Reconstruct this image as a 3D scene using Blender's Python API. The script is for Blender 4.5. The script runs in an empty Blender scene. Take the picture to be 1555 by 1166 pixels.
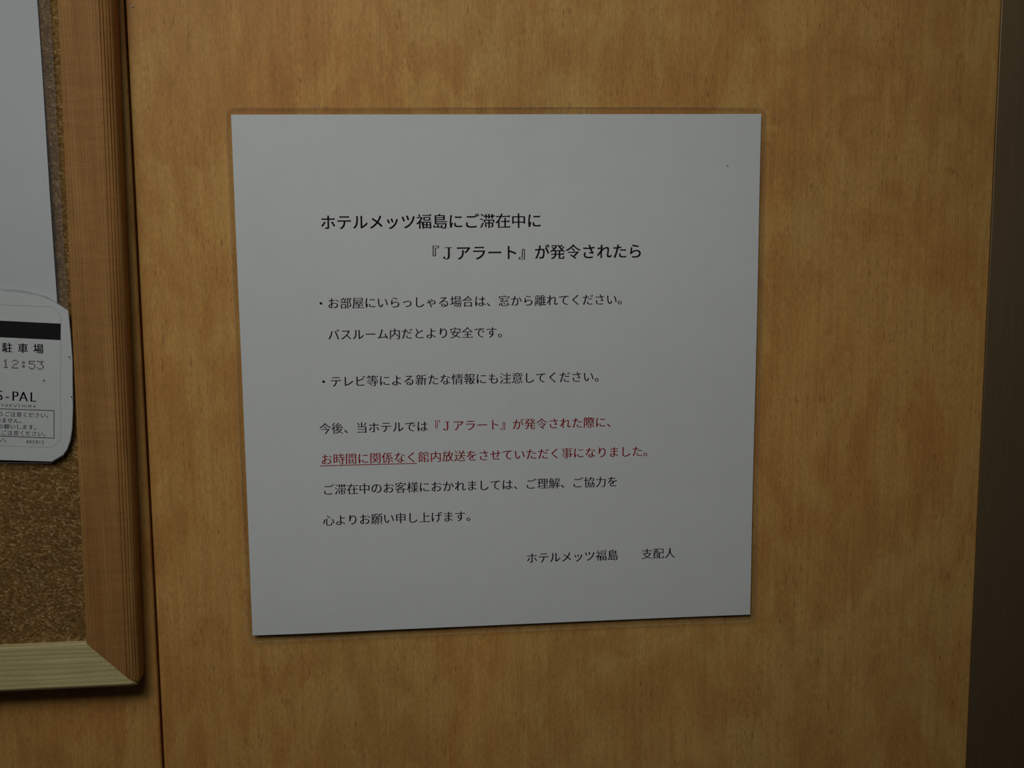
import bpy, bmesh, math
from mathutils import Matrix, Vector

# ------------------------------------------------------------------ camera, world, light, exposure
S = bpy.context.scene
COL = S.collection
ZC = 1.50                       # height of the middle of the notice above the floor (m)

cam_d = bpy.data.cameras.new('camera')
cam_d.sensor_fit = 'HORIZONTAL'; cam_d.sensor_width = 36.0; cam_d.lens = 45.8136
cam_d.clip_start = 0.01; cam_d.clip_end = 50
cam = bpy.data.objects.new('camera', cam_d); COL.objects.link(cam)
m = Matrix(((0.99435361, 0.02367944, -0.10344171),
            (-0.10580718, 0.14675364, -0.98349795),
            (-0.00810823, 0.98888961, 0.14843047)))
# rows are the world axes seen by the camera -> this maps camera vectors to the world
cam.matrix_world = Matrix.Translation((-0.05176, -0.52436, ZC + 0.07581)) @ m.to_4x4()
S.camera = cam

world = bpy.data.worlds.new('world'); S.world = world; world.use_nodes = True
bg = world.node_tree.nodes['Background']
bg.inputs[0].default_value = (0.88, 0.95, 1.0, 1); bg.inputs[1].default_value = 0.017

def area(name, loc, target, sx, sy, power, colour):
    l = bpy.data.lights.new(name, 'AREA'); l.shape = 'RECTANGLE'; l.size = sx; l.size_y = sy
    l.energy = power; l.color = colour
    o = bpy.data.objects.new(name, l); COL.objects.link(o); o.location = loc
    o.rotation_euler = (Vector(target) - Vector(loc)).to_track_quat('-Z', 'Y').to_euler()
    return o
lamp = area('ceiling_light', (-0.28, -0.58, 2.14), (-0.075, 0.0, 1.66), 0.55, 0.60, 0.53, (1.0, 0.985, 0.95))
lamp.data.spread = math.radians(50)

vs = S.view_settings
vs.view_transform = 'Standard'; vs.look = 'None'; vs.gamma = 1.0; vs.use_curve_mapping = False
vs.exposure = 0.0

# ------------------------------------------------------------------ helpers
MM = 0.001
LIFT = 0.0                      # extra stand-off of the framed board and what hangs on it (mm)
def W(x, z, d):                 # wall millimetres (right, up, out of the wall) -> world metres
    if LIFT and d > 1: 
        d += LIFT
    if LIFT: x = -51.8 + (x + 51.8) * (1 - LIFT / 515.0); z = 75.8 + (z - 75.8) * (1 - LIFT / 515.0)
    return Vector((x * MM, -d * MM, ZC + z * MM))

def tag(o, label=None, cat=None, group=None, kind=None):
    if label: o['label'] = label
    if cat: o['category'] = cat
    if group: o['group'] = group
    if kind: o['kind'] = kind
    return o

def empty(name, loc):
    o = bpy.data.objects.new(name, None); COL.objects.link(o); o.location = loc
    o.empty_display_size = 0.02
    return o

def wloc(o):
    v = Vector((0, 0, 0))
    while o is not None:
        v += o.location; o = o.parent
    return v

def obj(name, verts, faces, mat, parent=None, smooth=False):
    off = wloc(parent) if parent else Vector((0, 0, 0))
    me = bpy.data.meshes.new(name)
    me.from_pydata([tuple(Vector(v) - off) for v in verts], [], faces)
    bm = bmesh.new(); bm.from_mesh(me)
    if any(len(e.link_faces) == 1 for e in bm.edges):            # open sheet of print: face the room
        for f in bm.faces:
            if f.normal.y > 0: f.normal_flip()
    else: bmesh.ops.recalc_face_normals(bm, faces=bm.faces)
    if smooth:
        bmesh.ops.split_edges(bm, edges=[e for e in bm.edges if len(e.link_faces) == 2 and e.calc_face_angle(0) > 0.9])
    bm.to_mesh(me); bm.free()
    me.materials.append(mat)
    if smooth:
        me.polygons.foreach_set('use_smooth', [abs(p.normal.y) > 0.7 or smooth == 2 for p in me.polygons])
    me.update()
    o = bpy.data.objects.new(name, me); COL.objects.link(o)
    if parent: o.parent = parent
    return o

def box(x0, x1, y0, y1, z0, z1, r=0.0):
    """box in metres; the front (-y) vertical edges rounded by r"""
    if r <= 0:
        prof = [(x0, y1), (x0, y0), (x1, y0), (x1, y1)]
    else:
        prof = [(x0, y1)]
        for k in range(6):
            a = math.pi / 2 * k / 5; prof.append((x0 + r - r * math.cos(a), y0 + r - r * math.sin(a)))
        for k in range(6):
            a = math.pi / 2 * k / 5; prof.append((x1 - r + r * math.sin(a), y0 + r - r * math.cos(a)))
        prof.append((x1, y1))
    n = len(prof)
    v = [(x, y, z0) for x, y in prof] + [(x, y, z1) for x, y in prof]
    f = [(i, (i + 1) % n, n + (i + 1) % n, n + i) for i in range(n)]
    f += [tuple(range(n - 1, -1, -1)), tuple(range(n, 2 * n))]
    return v, f

def steps(L, r, n):             # parameters 0..1 with fine steps at both ends (for rounded corners)
    e = [r * k / 6 / L for k in range(7)] if r > 0 else [0]
    mid = [e[-1] + (1 - 2 * e[-1]) * k / n for k in range(1, n)] if True else []
    return e + mid + [1 - t for t in reversed(e)]

def sheet(corners, d0, d1, bump, r=0.0, n=44):
    """thin closed sheet between the four corners (TL, TR, BR, BL in wall mm), curved by bump(x, z)"""
    TL, TR, BR, BL = corners
    LX = TR[0] - TL[0]; LZ = TL[1] - BL[1]
    us = steps(LX, r, n); vs_ = steps(LZ, r, n)
    nu, nv = len(us), len(vs_)
    top = []
    for v in vs_:
        for u in us:
            a, b = u * LX, v * LZ
            if r > 0:
                ca = min(max(a, r), LX - r); cb = min(max(b, r), LZ - r)
                da, db = a - ca, b - cb; q = math.hypot(da, db)
                if q > r:
                    a = ca + da * r / q; b = cb + db * r / q
            uu, vv = a / LX, b / LZ
            x = (TL[0] * (1 - uu) + TR[0] * uu) * (1 - vv) + (BL[0] * (1 - uu) + BR[0] * uu) * vv
            z = (TL[1] * (1 - uu) + TR[1] * uu) * (1 - vv) + (BL[1] * (1 - uu) + BR[1] * uu) * vv
            top.append((x, z))
    V = [W(x, z, d1 + bump(x, z)) for x, z in top] + [W(x, z, d0 + bump(x, z)) for x, z in top]
    N = nu * nv; F = []
    for j in range(nv - 1):
        for i in range(nu - 1):
            a = j * nu + i; F.append((a, a + nu, a + nu + 1, a + 1)); F.append((N + a, N + a + 1, N + a + nu + 1, N + a + nu))
    for i in range(nu - 1):
        F.append((i, i + 1, N + i + 1, N + i)); a = (nv - 1) * nu + i; F.append((a, N + a, N + a + 1, a + 1))
    for j in range(nv - 1):
        a = j * nu; F.append((a, N + a, N + a + nu, a + nu)); a = j * nu + nu - 1; F.append((a, a + nu, N + a + nu, N + a))
    rim = [i for i in range(nu)] + [j * nu + nu - 1 for j in range(1, nv)] + \
          [(nv - 1) * nu + i for i in range(nu - 2, -1, -1)] + [j * nu for j in range(nv - 2, 0, -1)]
    return V, F, [top[k] for k in rim]

def prism(poly, d0, d1, bump=None):
    b = bump or (lambda x, z: 0)
    n = len(poly)
    V = [W(x, z, d1 + b(x, z)) for x, z in poly] + [W(x, z, d0 + b(x, z)) for x, z in poly]
    F = [tuple(range(n)), tuple(range(2 * n - 1, n - 1, -1))] + [(i, n + i, n + (i + 1) % n, (i + 1) % n) for i in range(n)]
    return V, F

def ribbon(pts, w, d, bump, closed=True, h=0.05):
    """fine square bead following pts (wall mm)"""
    n = len(pts); V = []; F = []
    for i, (x, z) in enumerate(pts):
        if closed: p, q = pts[i - 1], pts[(i + 1) % n]
        else: p, q = pts[max(i - 1, 0)], pts[min(i + 1, n - 1)]
        tx, tz = q[0] - p[0], q[1] - p[1]; L = math.hypot(tx, tz) or 1
        nx, nz = -tz / L * w / 2, tx / L * w / 2
        for s, dd in ((1, 0), (1, h), (-1, h), (-1, 0)):
            V.append(W(x + nx * s, z + nz * s, d + dd + bump(x, z)))
    m_ = n if closed else n - 1
    for i in range(m_):
        a, b = 4 * i, 4 * ((i + 1) % n)
        for k in range(4):
            F.append((a + k, a + (k + 1) % 4, b + (k + 1) % 4, b + k))
    return V, F

def smooth_closed(pts, r=2):
    return pts

# ------------------------------------------------------------------ materials
class NT:
    def __init__(s, name):
        s.m = bpy.data.materials.new(name); s.m.use_nodes = True
        s.t = s.m.node_tree; s.p = s.t.nodes['Principled BSDF']; s.out = s.t.nodes['Material Output']
        s.tc = s.t.nodes.new('ShaderNodeTexCoord')
    def n(s, kind, **kw):
        o = s.t.nodes.new('ShaderNode' + kind)
        for k, v in kw.items():
            if hasattr(o, k) and k not in ('Scale',): setattr(o, k, v)
        return o
    def link(s, a, b): s.t.links.new(a, b)
    def mapped(s, scale, rot=(0, 0, 0), loc=(0, 0, 0)):
        mp = s.t.nodes.new('ShaderNodeMapping'); mp.inputs['Scale'].default_value = scale
        mp.inputs['Rotation'].default_value = rot; mp.inputs['Location'].default_value = loc
        s.link(s.tc.outputs['Object'], mp.inputs['Vector']); return mp.outputs['Vector']
    def noise(s, scale, detail=3, rough=0.5, dist=0.0, rot=(0, 0, 0), loc=(0, 0, 0)):
        o = s.t.nodes.new('ShaderNodeTexNoise'); o.inputs['Scale'].default_value = 1.0
        o.inputs['Detail'].default_value = detail; o.inputs['Roughness'].default_value = rough
        o.inputs['Distortion'].default_value = dist
        s.link(s.mapped(scale, rot, loc), o.inputs['Vector']); return o.outputs['Fac']
    def ramp(s, fac, stops, interp='LINEAR'):
        o = s.t.nodes.new('ShaderNodeValToRGB'); cr = o.color_ramp; cr.interpolation = interp
        while len(cr.elements) < len(stops): cr.elements.new(0.5)
        for e, (p, c) in zip(cr.elements, stops):
            e.position = p; e.color = (c[0], c[1], c[2], 1) if isinstance(c, (tuple, list)) else (c, c, c, 1)
        s.link(fac, o.inputs['Fac']); return o.outputs['Color']
    def mix(s, fac, a, b, mode='MIX'):
        o = s.t.nodes.new('ShaderNodeMix'); o.data_type = 'RGBA'; o.blend_type = mode
        for sock, v in ((o.inputs[0], fac), (o.inputs[6], a), (o.inputs[7], b)):
            if hasattr(v, 'links'): s.link(v, sock)
            elif isinstance(v, (int, float)): sock.default_value = v if sock == o.inputs[0] else (v, v, v, 1)
            else: sock.default_value = (v[0], v[1], v[2], 1)
        return o.outputs[2]
    def base(s, c):
        if hasattr(c, 'links'): s.link(c, s.p.inputs['Base Color'])
        else: s.p.inputs['Base Color'].default_value = (c[0], c[1], c[2], 1)
    def set(s, rough=0.5, spec=0.5, metal=0.0):
        s.p.inputs['Roughness'].default_value = rough; s.p.inputs['Specular IOR Level'].default_value = spec
        s.p.inputs['Metallic'].default_value = metal
    def bump(s, h, strength=0.3, dist=0.0002):
        o = s.t.nodes.new('ShaderNodeBump'); o.inputs['Strength'].default_value = strength
        o.inputs['Distance'].default_value = dist
        s.link(h, o.inputs['Height']); s.link(o.outputs['Normal'], s.p.inputs['Normal'])

def laminate_wood():
    w = NT('maple_laminate')
    a = w.noise((34, 34, 17), 4, 0.55, 1.3)                       # large soft figure
    b = w.noise((95, 95, 40), 3, 0.55, 0.8, loc=(3, 0, 7))         # smaller blotches
    c = w.noise((9, 9, 5), 2, 0.5, 0.5, loc=(11, 0, 2))            # very broad hue drift
    ab = w.mix(0.36, a, b)
    col = w.ramp(ab, [(0.34, (0.50, 0.256, 0.071)), (0.46, (0.545, 0.292, 0.081)), (0.54, (0.59, 0.345, 0.101)),
                      (0.68, (0.62, 0.382, 0.119))])
    col = w.mix(w.ramp(c, [(0.35, 0.0), (0.65, 1.0)]), col, w.mix(1.0, col, (1.06, 0.95, 0.88), 'MULTIPLY'))
    streak = w.noise((520, 520, 22), 3, 0.6, 0.4)                  # fine vertical grain
    col = w.mix(1.0, col, w.ramp(streak, [(0.25, 0.87), (0.75, 1.11)]), 'MULTIPLY')
    fine = w.noise((1500, 1500, 420), 2, 0.6)
    col = w.mix(1.0, col, w.ramp(fine, [(0.25, 0.82), (0.75, 1.17)]), 'MULTIPLY')
    # short dark pores
    fleck = w.noise((1150, 1150, 190), 1, 0.4, loc=(5, 2, 1))
    area_ = w.noise((60, 60, 30), 2, 0.5, loc=(1, 9, 4))
    fl = w.mix(1.0, w.ramp(fleck, [(0.64, 0.0), (0.72, 1.0)]), w.ramp(area_, [(0.40, 0.0), (0.60, 1.0)]), 'MULTIPLY')
    col = w.mix(w.mix(1.0, fl, 0.55, 'MULTIPLY'), col, (0.20, 0.085, 0.03))
    # occasional thin wandering figure lines
    ln = w.noise((70, 70, 14), 2, 0.5, 2.2, loc=(4, 4, 9))
    col = w.mix(w.ramp(ln, [(0.488, 0.0), (0.5, 0.22), (0.512, 0.0)]), col, (0.26, 0.12, 0.045))
    w.base(col); w.set(0.42, 0.35)
    w.bump(w.noise((1800, 1800, 700), 2, 0.6), 0.10, 0.0001)
    return w.m

def rail_wood(name, dark, light, line, horizontal):
    w = NT(name)
    if horizontal:
        s1, s2, s3 = (8, 40, 330), (16, 300, 620), (1600, 1600, 1600)
    else:
        s1, s2, s3 = (180, 40, 9), (1500, 400, 22), (900, 300, 1500)
    a = w.noise(s1, 3, 0.6, 0.3); b = w.noise(s2, 2, 0.6, 0.15); c = w.noise(s3, 2, 0.5)
    col = w.ramp(a, [(0.30, dark), (0.70, light)])
    wv = w.t.nodes.new('ShaderNodeTexWave'); wv.wave_type = 'BANDS'; wv.bands_direction = 'Z' if horizontal else 'X'
    wv.inputs['Scale'].default_value = 1.0; wv.inputs['Distortion'].default_value = 7.0 if horizontal else 12.0
    wv.inputs['Detail'].default_value = 3.0; wv.inputs['Detail Scale'].default_value = 0.6
    w.link(w.mapped((20, 60, 165) if horizontal else (300, 60, 9)), wv.inputs['Vector'])
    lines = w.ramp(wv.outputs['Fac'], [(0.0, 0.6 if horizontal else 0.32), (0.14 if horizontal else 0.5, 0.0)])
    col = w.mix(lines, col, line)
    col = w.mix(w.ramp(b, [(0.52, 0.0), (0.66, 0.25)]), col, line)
    col = w.mix(1.0, col, w.ramp(c, [(0.3, 0.92), (0.7, 1.08)]), 'MULTIPLY')
    # soft cross ripple and broad drift
    d = w.noise((60, 60, 330) if not horizontal else (40, 40, 60), 3, 0.6, 0.6)
    col = w.mix(1.0, col, w.ramp(d, [(0.3, 0.90), (0.7, 1.08)]), 'MULTIPLY')
    w.base(col); w.set(0.6, 0.3)
    w.bump(w.mix(0.5, wv.outputs['Color'], c), 0.25 if horizontal else 0.4, 0.0004)
    return w.m

def cork():
    w = NT('cork_granules')
    v = w.t.nodes.new('ShaderNodeTexVoronoi'); v.feature = 'F1'
    v.inputs['Scale'].default_value = 1.0; v.inputs['Randomness'].default_value = 1.0
    wob = w.t.nodes.new('ShaderNodeTexNoise'); wob.inputs['Scale'].default_value = 900; wob.inputs['Detail'].default_value = 2
    w.link(w.tc.outputs['Object'], wob.inputs['Vector'])
    mp = w.mapped((1150, 1150, 1400))
    add = w.t.nodes.new('ShaderNodeMix'); add.data_type = 'VECTOR'; add.inputs[0].default_value = 0.55
    vm = w.t.nodes.new('ShaderNodeVectorMath'); vm.operation = 'ADD'
    vs2 = w.t.nodes.new('ShaderNodeVectorMath'); vs2.operation = 'SCALE'; vs2.inputs['Scale'].default_value = 0.6
    w.link(wob.outputs['Color'], vs2.inputs[0]); w.link(mp, vm.inputs[0]); w.link(vs2.outputs[0], vm.inputs[1])
    w.link(vm.outputs[0], v.inputs['Vector'])
    sep = w.t.nodes.new('ShaderNodeSeparateColor'); w.link(v.outputs['Color'], sep.inputs[0])
    col = w.ramp(sep.outputs[0], [(0.0, (0.14, 0.068, 0.018)), (0.35, (0.21, 0.115, 0.030)), (0.75, (0.27, 0.155, 0.048)), (1.0, (0.44, 0.29, 0.12))])
    n2 = w.noise((900, 900, 1050), 3, 0.7, 1.0)
    col = w.mix(w.ramp(n2, [(0.35, 0.75), (0.44, 0.0)]), col, (0.07, 0.038, 0.018))
    n3 = w.noise((130, 130, 130), 2, 0.5)
    col = w.mix(1.0, col, w.ramp(n3, [(0.3, 0.86), (0.7, 1.12)]), 'MULTIPLY')
    w.base(col); w.set(0.85, 0.2)
    w.bump(w.mix(0.5, n2, v.outputs['Distance']), 0.5, 0.0006)
    return w.m

def paper(name, c):
    w = NT(name)
    a = w.noise((900, 900, 900), 3, 0.6); b = w.noise((70, 70, 70), 3, 0.6)
    col = w.mix(1.0, c, w.ramp(a, [(0.3, 0.985), (0.7, 1.015)]), 'MULTIPLY')
    col = w.mix(1.0, col, w.ramp(b, [(0.3, 0.985), (0.7, 1.015)]), 'MULTIPLY')
    w.base(col); w.set(0.7, 0.25)
    return w.m

def ink(name, c):
    w = NT(name)
    a = w.noise((2500, 2500, 2500), 2, 0.6)
    w.base(w.mix(1.0, c, w.ramp(a, [(0.3, 0.85), (0.7, 1.2)]), 'MULTIPLY')); w.set(0.5, 0.3)
    return w.m

def film(name, haze, tint, rough=0.16, ior=1.38):
    """clear laminating film: passes the light, with a thin surface sheen and a trace of milkiness"""
    w = NT(name); t = w.t
    w.t.nodes.remove(w.p)
    tr = t.nodes.new('ShaderNodeBsdfTransparent'); tr.inputs[0].default_value = (tint, tint, tint, 1)
    gl = t.nodes.new('ShaderNodeBsdfGlossy'); gl.inputs['Roughness'].default_value = rough
    df = t.nodes.new('ShaderNodeBsdfDiffuse'); df.inputs[0].default_value = (0.8, 0.8, 0.8, 1)
    fr = t.nodes.new('ShaderNodeFresnel'); fr.inputs[0].default_value = ior
    bn = t.nodes.new('ShaderNodeTexNoise'); bn.inputs['Scale'].default_value = 1400
    w.link(w.tc.outputs['Object'], bn.inputs['Vector'])
    m1 = t.nodes.new('ShaderNodeMixShader'); m2 = t.nodes.new('ShaderNodeMixShader')
    hz = t.nodes.new('ShaderNodeMath'); hz.operation = 'MULTIPLY'; hz.inputs[1].default_value = haze * 2
    w.link(bn.outputs['Fac'], hz.inputs[0]); w.link(hz.outputs[0], m1.inputs[0])
    w.link(tr.outputs[0], m1.inputs[1]); w.link(df.outputs[0], m1.inputs[2])
    geo = t.nodes.new('ShaderNodeNewGeometry'); inv = t.nodes.new('ShaderNodeMath'); inv.operation = 'SUBTRACT'; inv.inputs[0].default_value = 1.0
    mu = t.nodes.new('ShaderNodeMath'); mu.operation = 'MULTIPLY'
    w.link(geo.outputs['Backfacing'], inv.inputs[1]); w.link(fr.outputs[0], mu.inputs[0]); w.link(inv.outputs[0], mu.inputs[1])
    w.link(mu.outputs[0], m2.inputs[0]); w.link(m1.outputs[0], m2.inputs[1]); w.link(gl.outputs[0], m2.inputs[2])
    w.link(m2.outputs[0], w.out.inputs['Surface'])
    return w.m

def bronze():
    w = NT('dark_bronze_metal')
    a = w.noise((900, 900, 30), 3, 0.6); b = w.noise((14, 14, 9), 2, 0.5)
    col = w.mix(1.0, (0.60, 0.42, 0.225), w.ramp(a, [(0.3, 0.93), (0.7, 1.07)]), 'MULTIPLY')
    col = w.mix(1.0, col, w.ramp(b, [(0.3, 0.93), (0.7, 1.07)]), 'MULTIPLY')
    w.base(col); w.set(0.47, 0.5, 0.96)
    return w.m

def plain(name, c, rough=0.8, scale=200, amt=0.1):
    w = NT(name); a = w.noise((scale,) * 3, 3, 0.6)
    w.base(w.mix(1.0, c, w.ramp(a, [(0.3, 1 - amt), (0.7, 1 + amt)]), 'MULTIPLY')); w.set(rough, 0.3)
    return w.m

M_wood = laminate_wood()
M_back = plain('dark_backing_board', (0.03, 0.022, 0.015))
M_bronze = bronze()
M_floor = plain('brown_carpet', (0.03, 0.022, 0.016), 0.95, 900, 0.35)
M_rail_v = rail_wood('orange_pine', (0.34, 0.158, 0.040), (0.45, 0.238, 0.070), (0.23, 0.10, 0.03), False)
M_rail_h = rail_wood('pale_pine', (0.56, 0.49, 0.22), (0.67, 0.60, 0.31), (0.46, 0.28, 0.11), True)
M_cork = cork()
M_paper = paper('white_copy_paper', (0.79, 0.825, 0.82))
M_paper2 = paper('cool_white_paper', (0.69, 0.735, 0.735))
M_card = paper('white_ticket_card', (0.70, 0.735, 0.73))
M_black = ink('black_toner', (0.008, 0.008, 0.009))
M_red = ink('red_toner', (0.40, 0.009, 0.014))
M_grey = ink('grey_thermal_print', (0.13, 0.125, 0.12))
M_line = ink('faint_grey_line', (0.33, 0.34, 0.34))
M_film = film('clear_laminate_film', 0.002, 0.945)
M_film2 = film('cloudy_laminate_film', 0.035, 0.92)
M_rim = film('laminate_film_rim', 0.18, 0.9, 0.25, 1.5)

# ------------------------------------------------------------------ the setting
fl = tag(obj('floor', *box(-2.6, 2.6, -4.0, 0.02, -0.05, 0.0), M_floor), 'dark brown carpeted floor of the corridor', kind='structure')
wall = tag(obj('wall_back', *box(-2.4, 2.4, 0.0145, 0.09, 0.0, 2.7), M_back), 'wood laminate clad wall behind the notice', kind='structure')
EX = -0.1436
for x0, x1 in ((-1.10, EX - 0.00038), (EX + 0.00038, 0.20565), (0.462, 1.40)):
    p = obj('wall_panel', *box(x0, x1, 0.0, 0.0140, 0.0, 2.7, 0.0011), M_wood, wall, True)
    for poly in p.data.polygons: poly.use_smooth = abs(poly.normal.z) < 0.5 and poly.area < 0.02
# small raised fleck of dried glue high beside the cork board
def dome(cx, cz, r, h, d0=0.0, n=10):
    V = [W(cx, cz, d0 + h)]; F = []
    for k, (rr, hh) in enumerate(((0.5, 0.85), (0.85, 0.45), (1.0, 0.0))):
        for i in range(n):
            a = 2 * math.pi * i / n
            w_ = 1 + 0.12 * math.sin(3 * a + 1)
            V.append(W(cx + r * rr * w_ * math.cos(a), cz + r * rr * w_ * math.sin(a), d0 + h * hh))
    for i in range(n):
        F.append((0, 1 + i, 1 + (i + 1) % n))
        for k in range(2):
            a = 1 + k * n; F.append((a + i, a + n + i, a + n + (i + 1) % n, a + (i + 1) % n))
    return V, F
M_glue = plain('dried_glue', (0.50, 0.40, 0.26), 0.4, 900, 0.2)
obj('glue_spot', *dome(-140.7, 145.4, 0.55, 0.4), M_glue, wall, True)
obj('glue_spot', *dome(-141.0, 142.0, 0.3, 0.2), M_glue, wall, True)

trim = tag(obj('trim_1', *box(0.2066, 0.4610, 0.0025, 0.0140, 0.0, 2.7, 0.0006), M_bronze), 'dark bronze metal door jamb at the right edge', kind='structure')

# ------------------------------------------------------------------ the cork board
LIFT = 3.0
board = tag(empty('cork_board', W(-445, -122, 0)), 'cork pin board in a light wooden frame, at the left edge', 'pin board')
I_ = {'BR': (-169.4, -102.45), 'TR': (-163.8, 325.0), 'TL': (-722.0, 325.0), 'BL': (-727.6, -102.45)}
O_ = {'BR': (-149.5, -122.2), 'TR': (-143.9, 344.6), 'TL': (-743.2, 344.6), 'BL': (-748.8, -122.2)}
RC = 4.0
def rail(a, b, face, grooves, mat, name_label):
    """one mitred frame member from corner a to corner b; profile runs from the cork outwards"""
    prof = [(0.0, 0.3), (0.0, 9.6), (0.012, 9.9), (0.03, 10.0), (face - 0.01, 10.0), (face, 9.95)]
    N = 26
    for k in range(1, N + 1):
        t = math.pi / 2 * k / N
        f = face + (1 - face) * math.sin(t); d = 10 - 4.6 * (1 - math.cos(t))
        if grooves and k in grooves: d -= 0.42; f -= 0.006
        prof.append((f, d))
    prof += [(1.0, 3.0), (1.0, 0.3)]
    ia, ib, oa, ob = I_[a], I_[b], O_[a], O_[b]
    L = math.hypot(ob[0] - oa[0], ob[1] - oa[1])
    st = [0, 0.5, 1.0, 1.7, 2.6, 4.0]
    st = [s / L for s in st] + [k / 8 for k in range(1, 8)] + [1 - s / L for s in reversed(st)]
    V = []
    for s in st:
        dd = min(s, 1 - s) * L
        pull = 0 if dd >= RC else RC - math.sqrt(max(RC * RC - (RC - dd) ** 2, 0))
        pull *= 0.55
        for f, d in prof:
            ix = ia[0] + (ib[0] - ia[0]) * s; iz = ia[1] + (ib[1] - ia[1]) * s
            ox = oa[0] + (ob[0] - oa[0]) * s; oz = oa[1] + (ob[1] - oa[1]) * s
            x = ix + (ox - ix) * f; z = iz + (oz - iz) * f
            if f > face:
                g = pull * (f - face) / (1 - face); q = math.hypot(ox - ix, oz - iz)
                x -= (ox - ix) / q * g; z -= (oz - iz) / q * g
            V.append(W(x, z, d))
    n = len(prof); F = []
    for k in range(len(st) - 1):
        for i in range(n):
            j = (i + 1) % n
            F.append((k * n + i, k * n + j, (k + 1) * n + j, (k + 1) * n + i))
    F.append(tuple(range(n))); F.append(tuple(range(len(st) * n - 1, (len(st) - 1) * n - 1, -1)))
    o = obj('frame_rail', V, F, mat, board)
    if name_label: o['label'] = name_label
    return o
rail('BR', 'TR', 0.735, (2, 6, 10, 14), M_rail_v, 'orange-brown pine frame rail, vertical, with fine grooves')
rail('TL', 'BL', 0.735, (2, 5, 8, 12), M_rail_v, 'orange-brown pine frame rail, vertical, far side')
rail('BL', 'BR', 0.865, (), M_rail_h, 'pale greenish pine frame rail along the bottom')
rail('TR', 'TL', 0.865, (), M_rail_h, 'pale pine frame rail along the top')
cq = [(I_[k][0] + sx * 2, I_[k][1] + sz * 2) for k, sx, sz in (('BL', -1, -1), ('BR', 1, -1), ('TR', 1, 1), ('TL', -1, 1))]
obj('cork_sheet', *prism(cq, 0.4, 6.6), M_cork, board)

LIFT = 0.0
# ------------------------------------------------------------------ lettering
_tc = bpy.data.curves.new('lettering', 'FONT'); _to = bpy.data.objects.new('lettering', _tc); COL.objects.link(_to)
_tc.resolution_u = 4
KANA = lambda ch: '\u3040' <= ch <= '\u30ff'
_gl = {}
def bez(p0, p1, p2, p3, t):
    u = 1 - t
    return p0 * u ** 3 + p1 * 3 * u * u * t + p2 * 3 * u * t * t + p3 * t ** 3

def outlines(ch):
    """outline polygons of one character in em units, from Blender's own font"""
    _tc.body = ch
    bpy.context.view_layer.update()
    dg = bpy.context.evaluated_depsgraph_get()
    cu = _to.evaluated_get(dg).to_curve(dg)
    res = []
    for sp in cu.splines:
        pts = []
        bp = sp.bezier_points
        for i in range(len(bp)):
            a, b = bp[i], bp[(i + 1) % len(bp)]
            p0, p1, p2, p3 = (Vector(q[:2]) for q in (a.co, a.handle_right, b.handle_left, b.co))
            ch_ = (p3 - p0).length
            if ch_ < 1e-6: continue
            dev = abs((p1 - p0).cross(p3 - p0)) / ch_ + abs((p2 - p0).cross(p3 - p0)) / ch_
            n = 1 if dev < 1e-4 else (3 if ch_ < 0.12 else 6)
            for k in range(n): pts.append(bez(p0, p1, p2, p3, k / n))
        clean = []
        for p in pts:
            if not clean or (p - clean[-1]).length > 1e-4: clean.append(p)
        if len(clean) > 2: res.append(clean)
    _to.to_curve_clear()
    return res

def sarea(p): return sum(p[i - 1].x * p[i].y - p[i].x * p[i - 1].y for i in range(len(p))) / 2

def restyle(polys, iy, ix, serif):
    """thin horizontals more than verticals (a Ming-type contrast) and add the small triangular stroke ends"""
    sgn = 1 if sarea(max(polys, key=lambda p: abs(sarea(p)))) > 0 else -1
    out = []
    for p in polys:
        n = len(p)
        def nrm(a, b):
            d = b - a; L = d.length or 1; return Vector((d.y, -d.x)) / L * sgn     # outward
        q = []
        for i in range(n):
            n1, n2 = nrm(p[i - 1], p[i]), nrm(p[i], p[(i + 1) % n])
            # solve the moved corner: each edge is shifted by its own inset
            def off(nn): return -(iy * nn.y * nn.y + ix * nn.x * nn.x)
            det = n1.x * n2.y - n1.y * n2.x
            if abs(det) > 0.25:
                a, b = off(n1), off(n2)
                mv = Vector(((a * n2.y - b * n1.y) / det, (b * n1.x - a * n2.x) / det))
                if mv.length > 0.035: mv = mv.normalized() * 0.035
            else:
                nn = (n1 + n2); nn = nn.normalized() if nn.length > 1e-6 else n1
                mv = Vector((-ix * nn.x, -iy * nn.y))
            q.append(p[i] + mv)
        if serif and sarea(p) * sgn > 0:
            r = []
            for i in range(n):
                a, b = q[i], q[(i + 1) % n]
                pa, pb = q[i - 1], q[(i + 2) % n]
                e = b - a; L0 = (p[(i + 1) % n] - p[i]).length; nn = nrm(p[i], p[(i + 1) % n])
                ok = 0.035 < L0 < 0.10 and nn.x > 0.97 and abs((a - pa).y) < 0.02 and abs((pb - b).y) < 0.02 \
                    and (a - pa).length > 0.10 and (pb - b).length > 0.10
                if ok and b.y > a.y:      # going up: top corner is b
                    r.append(a); r.append(Vector((b.x + 0.008, b.y - 0.0))); r.append(Vector((b.x - 0.035, b.y + 0.05)))
                    q[(i + 1) % n] = Vector((b.x - 0.085, b.y))
                elif ok:                  # going down: top corner is a
                    r.append(Vector((a.x - 0.085, a.y))); r.append(Vector((a.x - 0.035, a.y + 0.05)))
                    r.append(Vector((a.x + 0.008, a.y)))
                else:
                    r.append(a)
            q = r
        out.append(q)
    return out

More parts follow.
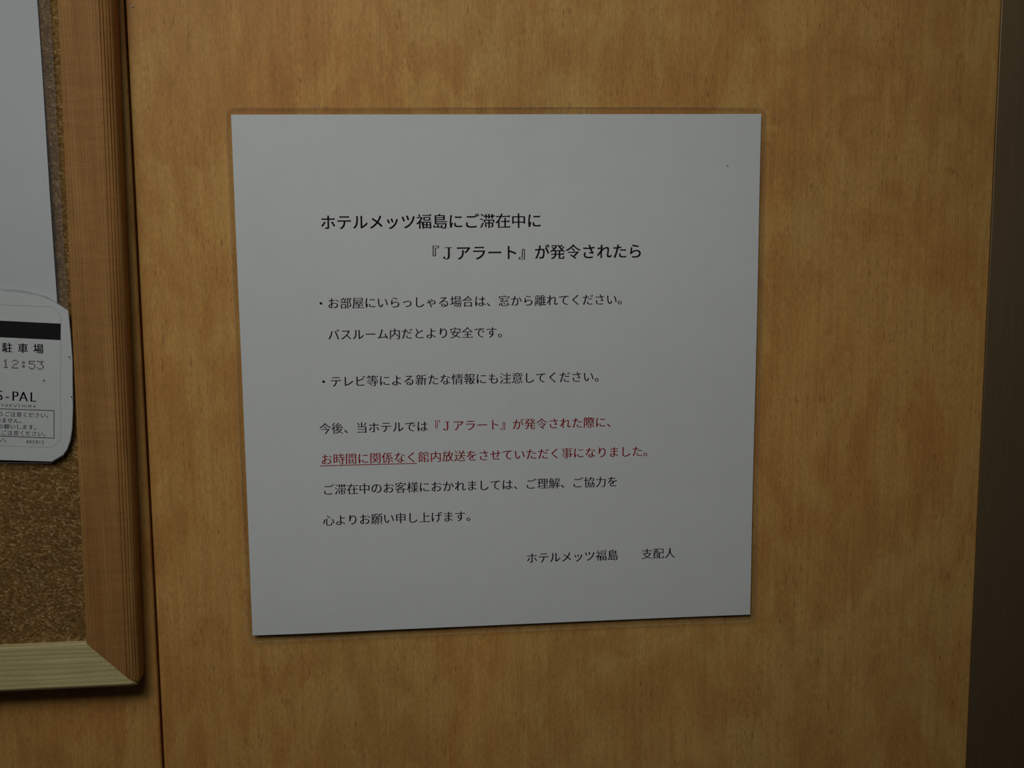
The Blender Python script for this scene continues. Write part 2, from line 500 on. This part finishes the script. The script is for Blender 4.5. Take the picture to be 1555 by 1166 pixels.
J_POLY = [[Vector(v) for v in ((0.34, 0.735), (0.78, 0.735), (0.78, 0.70), (0.645, 0.69), (0.645, 0.16), (0.62, 0.07), (0.56, 0.01),
                               (0.47, -0.015), (0.36, -0.01), (0.27, 0.04), (0.245, 0.11), (0.275, 0.155), (0.325, 0.15), (0.35, 0.11),
                               (0.345, 0.06), (0.40, 0.025), (0.48, 0.035), (0.53, 0.08), (0.555, 0.17), (0.555, 0.69), (0.34, 0.70))]]
def glyph(ch, style):
    key = (ch, style)
    if key not in _gl:
        if ch == 'Ｊ': polys = J_POLY
        elif ch in ' \u3000': polys = []
        else:
            polys = outlines(ch)
            if ch in '島際': pass                                   # too dense to restyle safely
            elif style == 'body':
                if KANA(ch): polys = restyle(polys, 0.0075, 0.003, False)
                elif ch in '、。・『』': polys = restyle(polys, 0.004, 0.0, False)
                else: polys = restyle(polys, 0.0095, 0.003, True)
            elif style == 'bold':
                if KANA(ch): polys = restyle(polys, 0.002, 0.003, False)
                elif ch in '『』': polys = restyle(polys, 0.003, 0.003, False)
                else: polys = restyle(polys, 0.003, 0.002, True)
            elif style == 'heavy': polys = polys
            elif style == 'roman': polys = restyle(polys, 0.012, 0.004, False)
            elif style == 'small': polys = restyle(polys, 0.004, 0.003, False)
        _gl[key] = polys
    return _gl[key]

def fill(polys):
    """triangulate outlines with holes; polys are lists of 2-D vectors"""
    cu = bpy.data.curves.new('outline', 'CURVE'); cu.dimensions = '2D'; cu.fill_mode = 'BOTH'
    for p in polys:
        sp = cu.splines.new('POLY'); sp.points.add(len(p) - 1); sp.use_cyclic_u = True
        for k, v in enumerate(p): sp.points[k].co = (v.x, v.y, 0, 1)
    o = bpy.data.objects.new('outline', cu)
    me = o.to_mesh()
    V = [(v.co.x, v.co.y) for v in me.vertices]; F = [tuple(f.vertices) for f in me.polygons]
    o.to_mesh_clear(); bpy.data.objects.remove(o); bpy.data.curves.remove(cu)
    return V, F
_fc = {}
WEIGHT = {('body', True): ((-0.016, 0.006), (0.016, -0.006)), ('body', False): ((-0.015, 0.004), (0.015, -0.004)),
          ('bold', True): ((-0.018, 0.009), (0.018, -0.009), (-0.018, -0.009), (0.018, 0.009)),
          ('bold', False): ((-0.018, 0.004), (0, 0), (0.018, -0.004)),
          ('small', True): ((-0.014, 0), (0.014, 0)), ('small', False): ((-0.012, 0), (0.012, 0)),
          ('roman', False): ((-0.018, 0), (0, 0), (0.018, 0)),
          ('heavy', False): ((-0.018, 0.008), (0.018, -0.008), (-0.018, -0.008), (0.018, 0.008))}
def filled(ch, style):
    key = (ch, style)
    if key not in _fc:
        g = glyph(ch, style); V0, F0 = fill(g) if g else ([], [])
        V, F = [], []
        for dx, dy in WEIGHT[style, KANA(ch)]:                  # stroke weight: the letter struck more than once, slightly offset
            b = len(V); V += [(x + dx, y + dy) for x, y in V0]; F += [tuple(b + i for i in f) for f in F0]
        _fc[key] = (V, F)
    return _fc[key]

def write(text, x, z, pitch, size, ang, style, mat, depth, bump, parent, name='printed_line', sx=1.0, adv=None, label=None):
    """x, z = left middle of the first character's box (wall mm)"""
    ca, sa = math.cos(math.radians(ang)), math.sin(math.radians(ang))
    V = []; F = []; pen = 0.0
    for k, ch in enumerate(text):
        gv, gf = filled(ch, style)
        off = pen + (pitch - size * sx) / 2
        b = len(V)
        for gx, gy in gv:
            u = off + gx * size * sx; v = (gy - 0.38) * size
            px, pz = x + u * ca - v * sa, z + u * sa + v * ca
            V.append(W(px, pz, depth + bump(px, pz)))
        F += [tuple(b + i for i in f) for f in gf]
        pen += adv[k] if adv else pitch
    o = obj(name, V, F, mat, parent)
    if label: o['label'] = label
    return o

# ------------------------------------------------------------------ the notice
def bump_n(x, z):
    """how far the laminated sheet stands off the wall"""
    b = 1.15
    b += 0.45 * math.sin(x / 47.0 + 0.6) * math.cos(z / 38.0 + 0.4)
    b += 0.45 * math.sin(z / 21.0 + x / 160.0) * (0.6 + 0.4 * math.cos(x / 60.0))
    b += 0.38 * math.cos(x / 17.0 + z / 55.0) * math.exp(-((x + 104) / 40.0) ** 2)
    b += 0.9 * math.exp(-((z + 118) / 45.0) ** 2) * (0.6 - x / 500.0)
    b += 0.35 * math.exp(-((x - 108) / 20.0) ** 2)
    return max(b, 0.15)
notice = tag(empty('laminated_notice', W(0, -108, 0)), 'square white laminated notice with black and red Japanese text on the wood wall', 'notice')
pv, pf, _ = sheet([(-105.26, 104.94), (105.37, 104.73), (104.63, -104.99), (-104.74, -104.68)], 0.10, 0.20, bump_n)
obj('paper', pv, pf, M_paper, notice, True)
fv, ff, rim = sheet([(-107.3, 107.9), (107.1, 107.6), (106.75, -107.9), (-106.8, -107.2)], 0.02, 0.28, bump_n, 3.4)
obj('laminate_film', fv, ff, M_film, notice, True)
obj('film_edge', *ribbon(rim, 0.13, 0.03, bump_n, True, 0.27), M_rim, notice)

DT = 0.225
def line(text, x, z, pitch, style, mat, label=None):
    return write(text, x, z, pitch, pitch * 1.0, -0.15, style, mat, DT, bump_n, notice, label=label)
line('ホテルメッツ福島にご滞在中に', -72.4, 63.2, 6.31, 'bold', M_black, 'bold black heading, first line')
line('『Ｊアラート』が発令されたら', -31.9, 50.5, 6.36, 'bold', M_black, 'bold black heading, second line')
line('・お部屋にいらっしゃる場合は、窓から離れてください。', -75.4, 31.15, 4.883, 'body', M_black)
line('バスルーム内だとより安全です。', -70.7, 18.5, 4.87, 'body', M_black)
line('・テレビ等による新たな情報にも注意してください。', -75.3, -0.45, 4.89, 'body', M_black)
line('今後、当ホテルでは', -75.25, -19.6, 4.90, 'body', M_black)
line('『Ｊアラート』が発令された際に、', -75.25 + 9 * 4.90, -19.72, 4.90, 'body', M_red, 'red printed words')
line('お時間に関係なく館内放送をさせていただく事になりました。', -75.05, -32.3, 4.92, 'body', M_red, 'red printed line')
line('ご滞在中のお客様におかれましては、ご理解、ご協力を', -74.7, -44.85, 4.885, 'body', M_black)
line('心よりお願い申し上げます。', -74.9, -57.6, 4.885, 'body', M_black)
line('ホテルメッツ福島\u3000\u3000支配人', 8.5, -76.55, 4.885, 'body', M_black)
def bar(p, q, w, mat, parent, depth, bump, name):
    dx, dz = q[0] - p[0], q[1] - p[1]; L = math.hypot(dx, dz); nx, nz = -dz / L * w / 2, dx / L * w / 2
    n = max(1, int(L / 4)); V = []; F = []
    for k in range(n + 1):
        x, z = p[0] + dx * k / n, p[1] + dz * k / n
        V += [W(x + nx, z + nz, depth + bump(x, z)), W(x - nx, z - nz, depth + bump(x, z))]
    for k in range(n): F.append((2 * k, 2 * k + 1, 2 * k + 3, 2 * k + 2))
    return obj(name, V, F, mat, parent)
bar((-75.3, -34.95), (-36.1, -35.05), 0.34, M_red, notice, DT, bump_n, 'underline')
M_speck = plain('dark_speck', (0.05, 0.02, 0.02))
obj('ink_speck', *[q for q in prism([(91.93 + 0.28 * math.cos(a), 84.07 + 0.28 * math.sin(a)) for a in [k * math.pi / 4 for k in range(8)]], 0.21, 0.23, bump_n)], M_speck, notice)

# ------------------------------------------------------------------ the white sheet on the cork
LIFT = 3.0
def bump_s(x, z):
    return 0.5 * math.sin(z / 33.0 + 0.8) + 0.35 * math.sin(z / 17.0 + x / 60.0) + 0.25 * math.sin(x / 30.0)
sheet_t = tag(empty('laminated_sheet', W(-330, -8, 6.7)), 'blank laminated white sheet pinned on the cork behind the ticket', 'paper')
sv, sf, _ = sheet([(-470.5, 300.0), (-175.2, 300.0), (-172.75, -4.0), (-470.0, -5.0)], 8.1, 8.2, bump_s, 0, 60)
obj('paper', sv, sf, M_paper2, sheet_t, True)
sv, sf, rm = sheet([(-474.5, 304.0), (-170.0, 304.0), (-169.35, -8.5), (-474.0, -9.5)], 8.02, 8.28, bump_s, 3.0, 60)
obj('laminate_film', sv, sf, M_film2, sheet_t, True)
obj('film_edge', *ribbon(rm, 0.13, 8.03, bump_s, True, 0.27), M_rim, sheet_t)

# ------------------------------------------------------------------ the parking ticket
def bump_t(x, z):
    return 0.2 + (z - 5.0) * 0.004
tick = tag(empty('parking_ticket', W(-215, -29, 9.2)), 'laminated white parking ticket with a black stripe, cut with rounded corners', 'ticket')
def rounded(pts, it=2):
    for _ in range(it):
        q = []
        for i in range(len(pts)):
            a, b = pts[i], pts[(i + 1) % len(pts)]
            if math.hypot(b[0] - a[0], b[1] - a[1]) < 1.0 or math.hypot(b[0] - a[0], b[1] - a[1]) > 60:
                q += [a, b]
            else:
                q += [(a[0] * .8 + b[0] * .2, a[1] * .8 + b[1] * .2), (a[0] * .2 + b[0] * .8, a[1] * .2 + b[1] * .8)]
        pts = q
    return pts
card = [(-258, 41.2), (-193.85, 38.89), (-186.6, 38.07), (-180.09, 36.85), (-176.02, 35.26), (-172.45, 33.3), (-168.92, 30.73),
        (-168.62, 22.93), (-168.45, 11.92), (-168.75, 5.49), (-169.35, -7.44), (-170.18, -15.65), (-171.11, -20.02), (-172.5, -23.43),
        (-174.12, -25.59), (-178.61, -28.13), (-198.08, -26.91), (-250, -23.8), (-259, -21.0), (-263.5, -14), (-266.5, -4), (-264.5, 32)]
def inside_grid(poly, d0, d1, bump):
    return prism(poly, d0, d1, bump)
cv, cf = inside_grid(card, 9.3, 9.45, bump_t)
obj('card', cv, cf, M_card, tick)
filmp = [(-259, 42.2), (-193.8, 39.75), (-185.33, 38.95), (-176.92, 36.54), (-172.66, 33.94), (-168.75, 31.1),
         (-168.45, 22.93), (-168.28, 11.92), (-168.58, 5.49), (-169.18, -7.44), (-170.0, -15.65), (-170.95, -20.1), (-172.35, -23.6),
         (-174.1, -25.9), (-178.9, -28.75), (-198.15, -28.0), (-251, -24.9), (-260, -22.0), (-264.6, -14.5), (-267.6, -4), (-265.6, 33)]
fv, ff = inside_grid(filmp, 9.22, 9.56, bump_t)
obj('laminate_film', fv, ff, M_film, tick)
obj('film_edge', *ribbon(filmp, 0.14, 9.24, bump_t, True, 0.32), M_rim, tick)
flat = bump_t
DTK = 9.49
TA = -3.6
def quad(p, mat, name):
    V = []; F = []; n = 16
    for k in range(n + 1):
        t = k / n
        for a, b in ((p[0], p[1]), (p[3], p[2])):
            x, z = a[0] + (b[0] - a[0]) * t, a[1] + (b[1] - a[1]) * t
            V.append(W(x, z, DTK + bump_t(x, z)))
    for k in range(n): F.append((2 * k, 2 * k + 1, 2 * k + 3, 2 * k + 2))
    return obj(name, V, F, mat, tick)
quad([(-256.4, 31.7), (-171.91, 25.8), (-172.4, 19.43), (-256.8, 25.3)], M_black, 'magnetic_stripe')
def polyline(pts, w, mat, name):
    V, F = [], []
    for a, b in zip(pts[:-1], pts[1:]):
        dx, dz = b[0] - a[0], b[1] - a[1]; L = math.hypot(dx, dz); nx, nz = -dz / L * w / 2, dx / L * w / 2
        ex, ez = dx / L * w / 2, dz / L * w / 2
        n = max(1, int(L / 3)); base = len(V)
        for k in range(n + 1):
            x, z = a[0] - ex + (dx + 2 * ex) * k / n, a[1] - ez + (dz + 2 * ez) * k / n
            V += [W(x + nx, z + nz, DTK + bump_t(x, z)), W(x - nx, z - nz, DTK + bump_t(x, z))]
        for k in range(n): F.append((base + 2 * k, base + 2 * k + 1, base + 2 * k + 3, base + 2 * k + 2))
    return obj(name, V, F, mat, tick)
polyline([(-256.5, 36.4), (-194.2, 33.5), (-174.34, 32.2), (-171.73, 28.8), (-173.2, 5.59), (-174.65, -19.55), (-178.06, -22.51),
          (-197.72, -21.31), (-257.5, -17.9)], 0.11, M_line, 'outline')
polyline([(-254.0, -3.2), (-196.78, -6.78), (-176.44, -8.04), (-177.08, -18.9), (-197.47, -17.47), (-254.6, -13.9), (-254.0, -3.2)], 0.26, M_black, 'text_box')
for ch, x, z in (('駐', -192.37, 16.98), ('車', -186.6, 16.60), ('場', -180.81, 16.28)):
    write(ch, x - 2.0, z + 0.12, 4.0, 4.0, TA, 'heavy', M_black, DTK, bump_t, tick, 'printed_character')
# dot-matrix time
DOT = {'1': ('..#..', '.##..', '..#..', '..#..', '..#..', '..#..', '.###.'),
       '2': ('.###.', '#...#', '....#', '..##.', '.#...', '#....', '#####'),
       ':': ('.....', '.##..', '.##..', '.....', '.##..', '.##..', '.....'),
       '5': ('#####', '#....', '####.', '....#', '....#', '#...#', '.###.'),
       '3': ('#####', '...#.', '..##.', '....#', '....#', '#...#', '.###.')}
V, F = [], []
ca, sa = math.cos(math.radians(TA)), math.sin(math.radians(TA))
for ch, cx, cz in (('1', -193.3, 10.75), ('2', -189.9, 10.45), (':', -186.5, 10.28), ('5', -183.6, 9.99), ('3', -180.5, 9.78)):
    for r, row in enumerate(DOT[ch]):
        for c, s in enumerate(row):
            if s != '#': continue
            u0, v0 = (c - 2) * 0.50, (3 - r) * 0.49
            b = len(V)
            for du, dv in ((-1, -1), (1, -1), (1, 1), (-1, 1)):
                u, v = u0 + du * 0.235, v0 + dv * 0.20
                x, z = cx + u * ca - v * sa, cz + u * sa + v * ca
                V.append(W(x, z, DTK + bump_t(x, z)))
            F.append((b, b + 1, b + 2, b + 3))
obj('printed_time', V, F, M_grey, tick)
def latin(text, centres, z0, z1, size, style, mat, name, sx=1.0):
    """letters centred at the given x; z runs linearly from z0 to z1 (middle of the capitals)"""
    V, F = [], []
    for k, (ch, cx) in enumerate(zip(text, centres)):
        gv, gf = filled(ch, style)
        if not gv: continue
        mid = (min(v[0] for v in gv) + max(v[0] for v in gv)) / 2
        cz = z0 + (z1 - z0) * (k / max(len(text) - 1, 1)); b = len(V)
        for gx, gy in gv:
            u, v = (gx - mid) * size * sx * (0.78 if text == 'RKO912' and ch == 'O' else 1), (gy - 0.365) * size
            x, z = cx + u * ca - v * sa, cz + u * sa + v * ca
            V.append(W(x, z, DTK + bump_t(x, z)))
        F += [tuple(b + i for i in f) for f in gf]
    return obj(name, V, F, mat, tick)
latin('S-PAL', [-196.3, -193.55, -190.5, -187.55, -183.85], -1.35, -2.35, 5.5, 'roman', M_black, 'shop_lettering', 0.92)
latin('FUKUSHIMA', [-195.6, -194.1, -192.5, -190.9, -189.35, -187.8, -186.75, -185.4, -183.7], -5.35, -6.15, 1.55, 'small', M_black, 'shop_lettering')
write('うご注意ください。', -194.1 - 2.25 * 1.5, -8.72, 2.25, 2.15, TA, 'small', M_black, DTK, bump_t, tick)
write('いません。', -195.35 - 2.25 * 1.5, -11.10, 2.25, 2.15, TA, 'small', M_black, DTK, bump_t, tick)
write('お願いします。', -194.55 - 2.25 * 1.5, -13.55, 2.25, 2.15, TA, 'small', M_black, DTK, bump_t, tick)
write('でご注意ください。', -195.75 - 2.27 * 1.5, -15.98, 2.27, 2.15, TA, 'small', M_black, DTK, bump_t, tick)
write('い。', -198.1, -18.75, 2.25, 2.15, TA, 'small', M_black, DTK, bump_t, tick)
latin('RKO912', [-187.0 + 1.13 * k for k in range(6)], -20.0, -20.38, 1.95, 'small', M_black, 'serial_number', 0.85)
M_hole = plain('dark_hole', (0.02, 0.015, 0.012)); M_burr = plain('raised_burr', (0.9, 0.92, 0.94))
for x, z in ((-169.45, 12.71), (-179.53, 3.86), (-169.5, -2.9)):
    c8 = [k * math.pi / 4 for k in range(8)]
    h = obj('pin_hole', *prism([(x + 0.33 * math.cos(a), z + 0.33 * math.sin(a)) for a in c8], 9.5, 9.585, bump_t), M_hole, tick)
    obj('hole_rim', *ribbon([(x + 0.42 * math.cos(a), z - 0.12 + 0.42 * math.sin(a)) for a in [math.pi * (1.05 + 0.9 * k / 8) for k in range(9)]], 0.22, 9.56, bump_t, False, 0.12), M_burr, h)

LIFT = 0.0
bpy.data.objects.remove(_to); bpy.data.curves.remove(_tc)
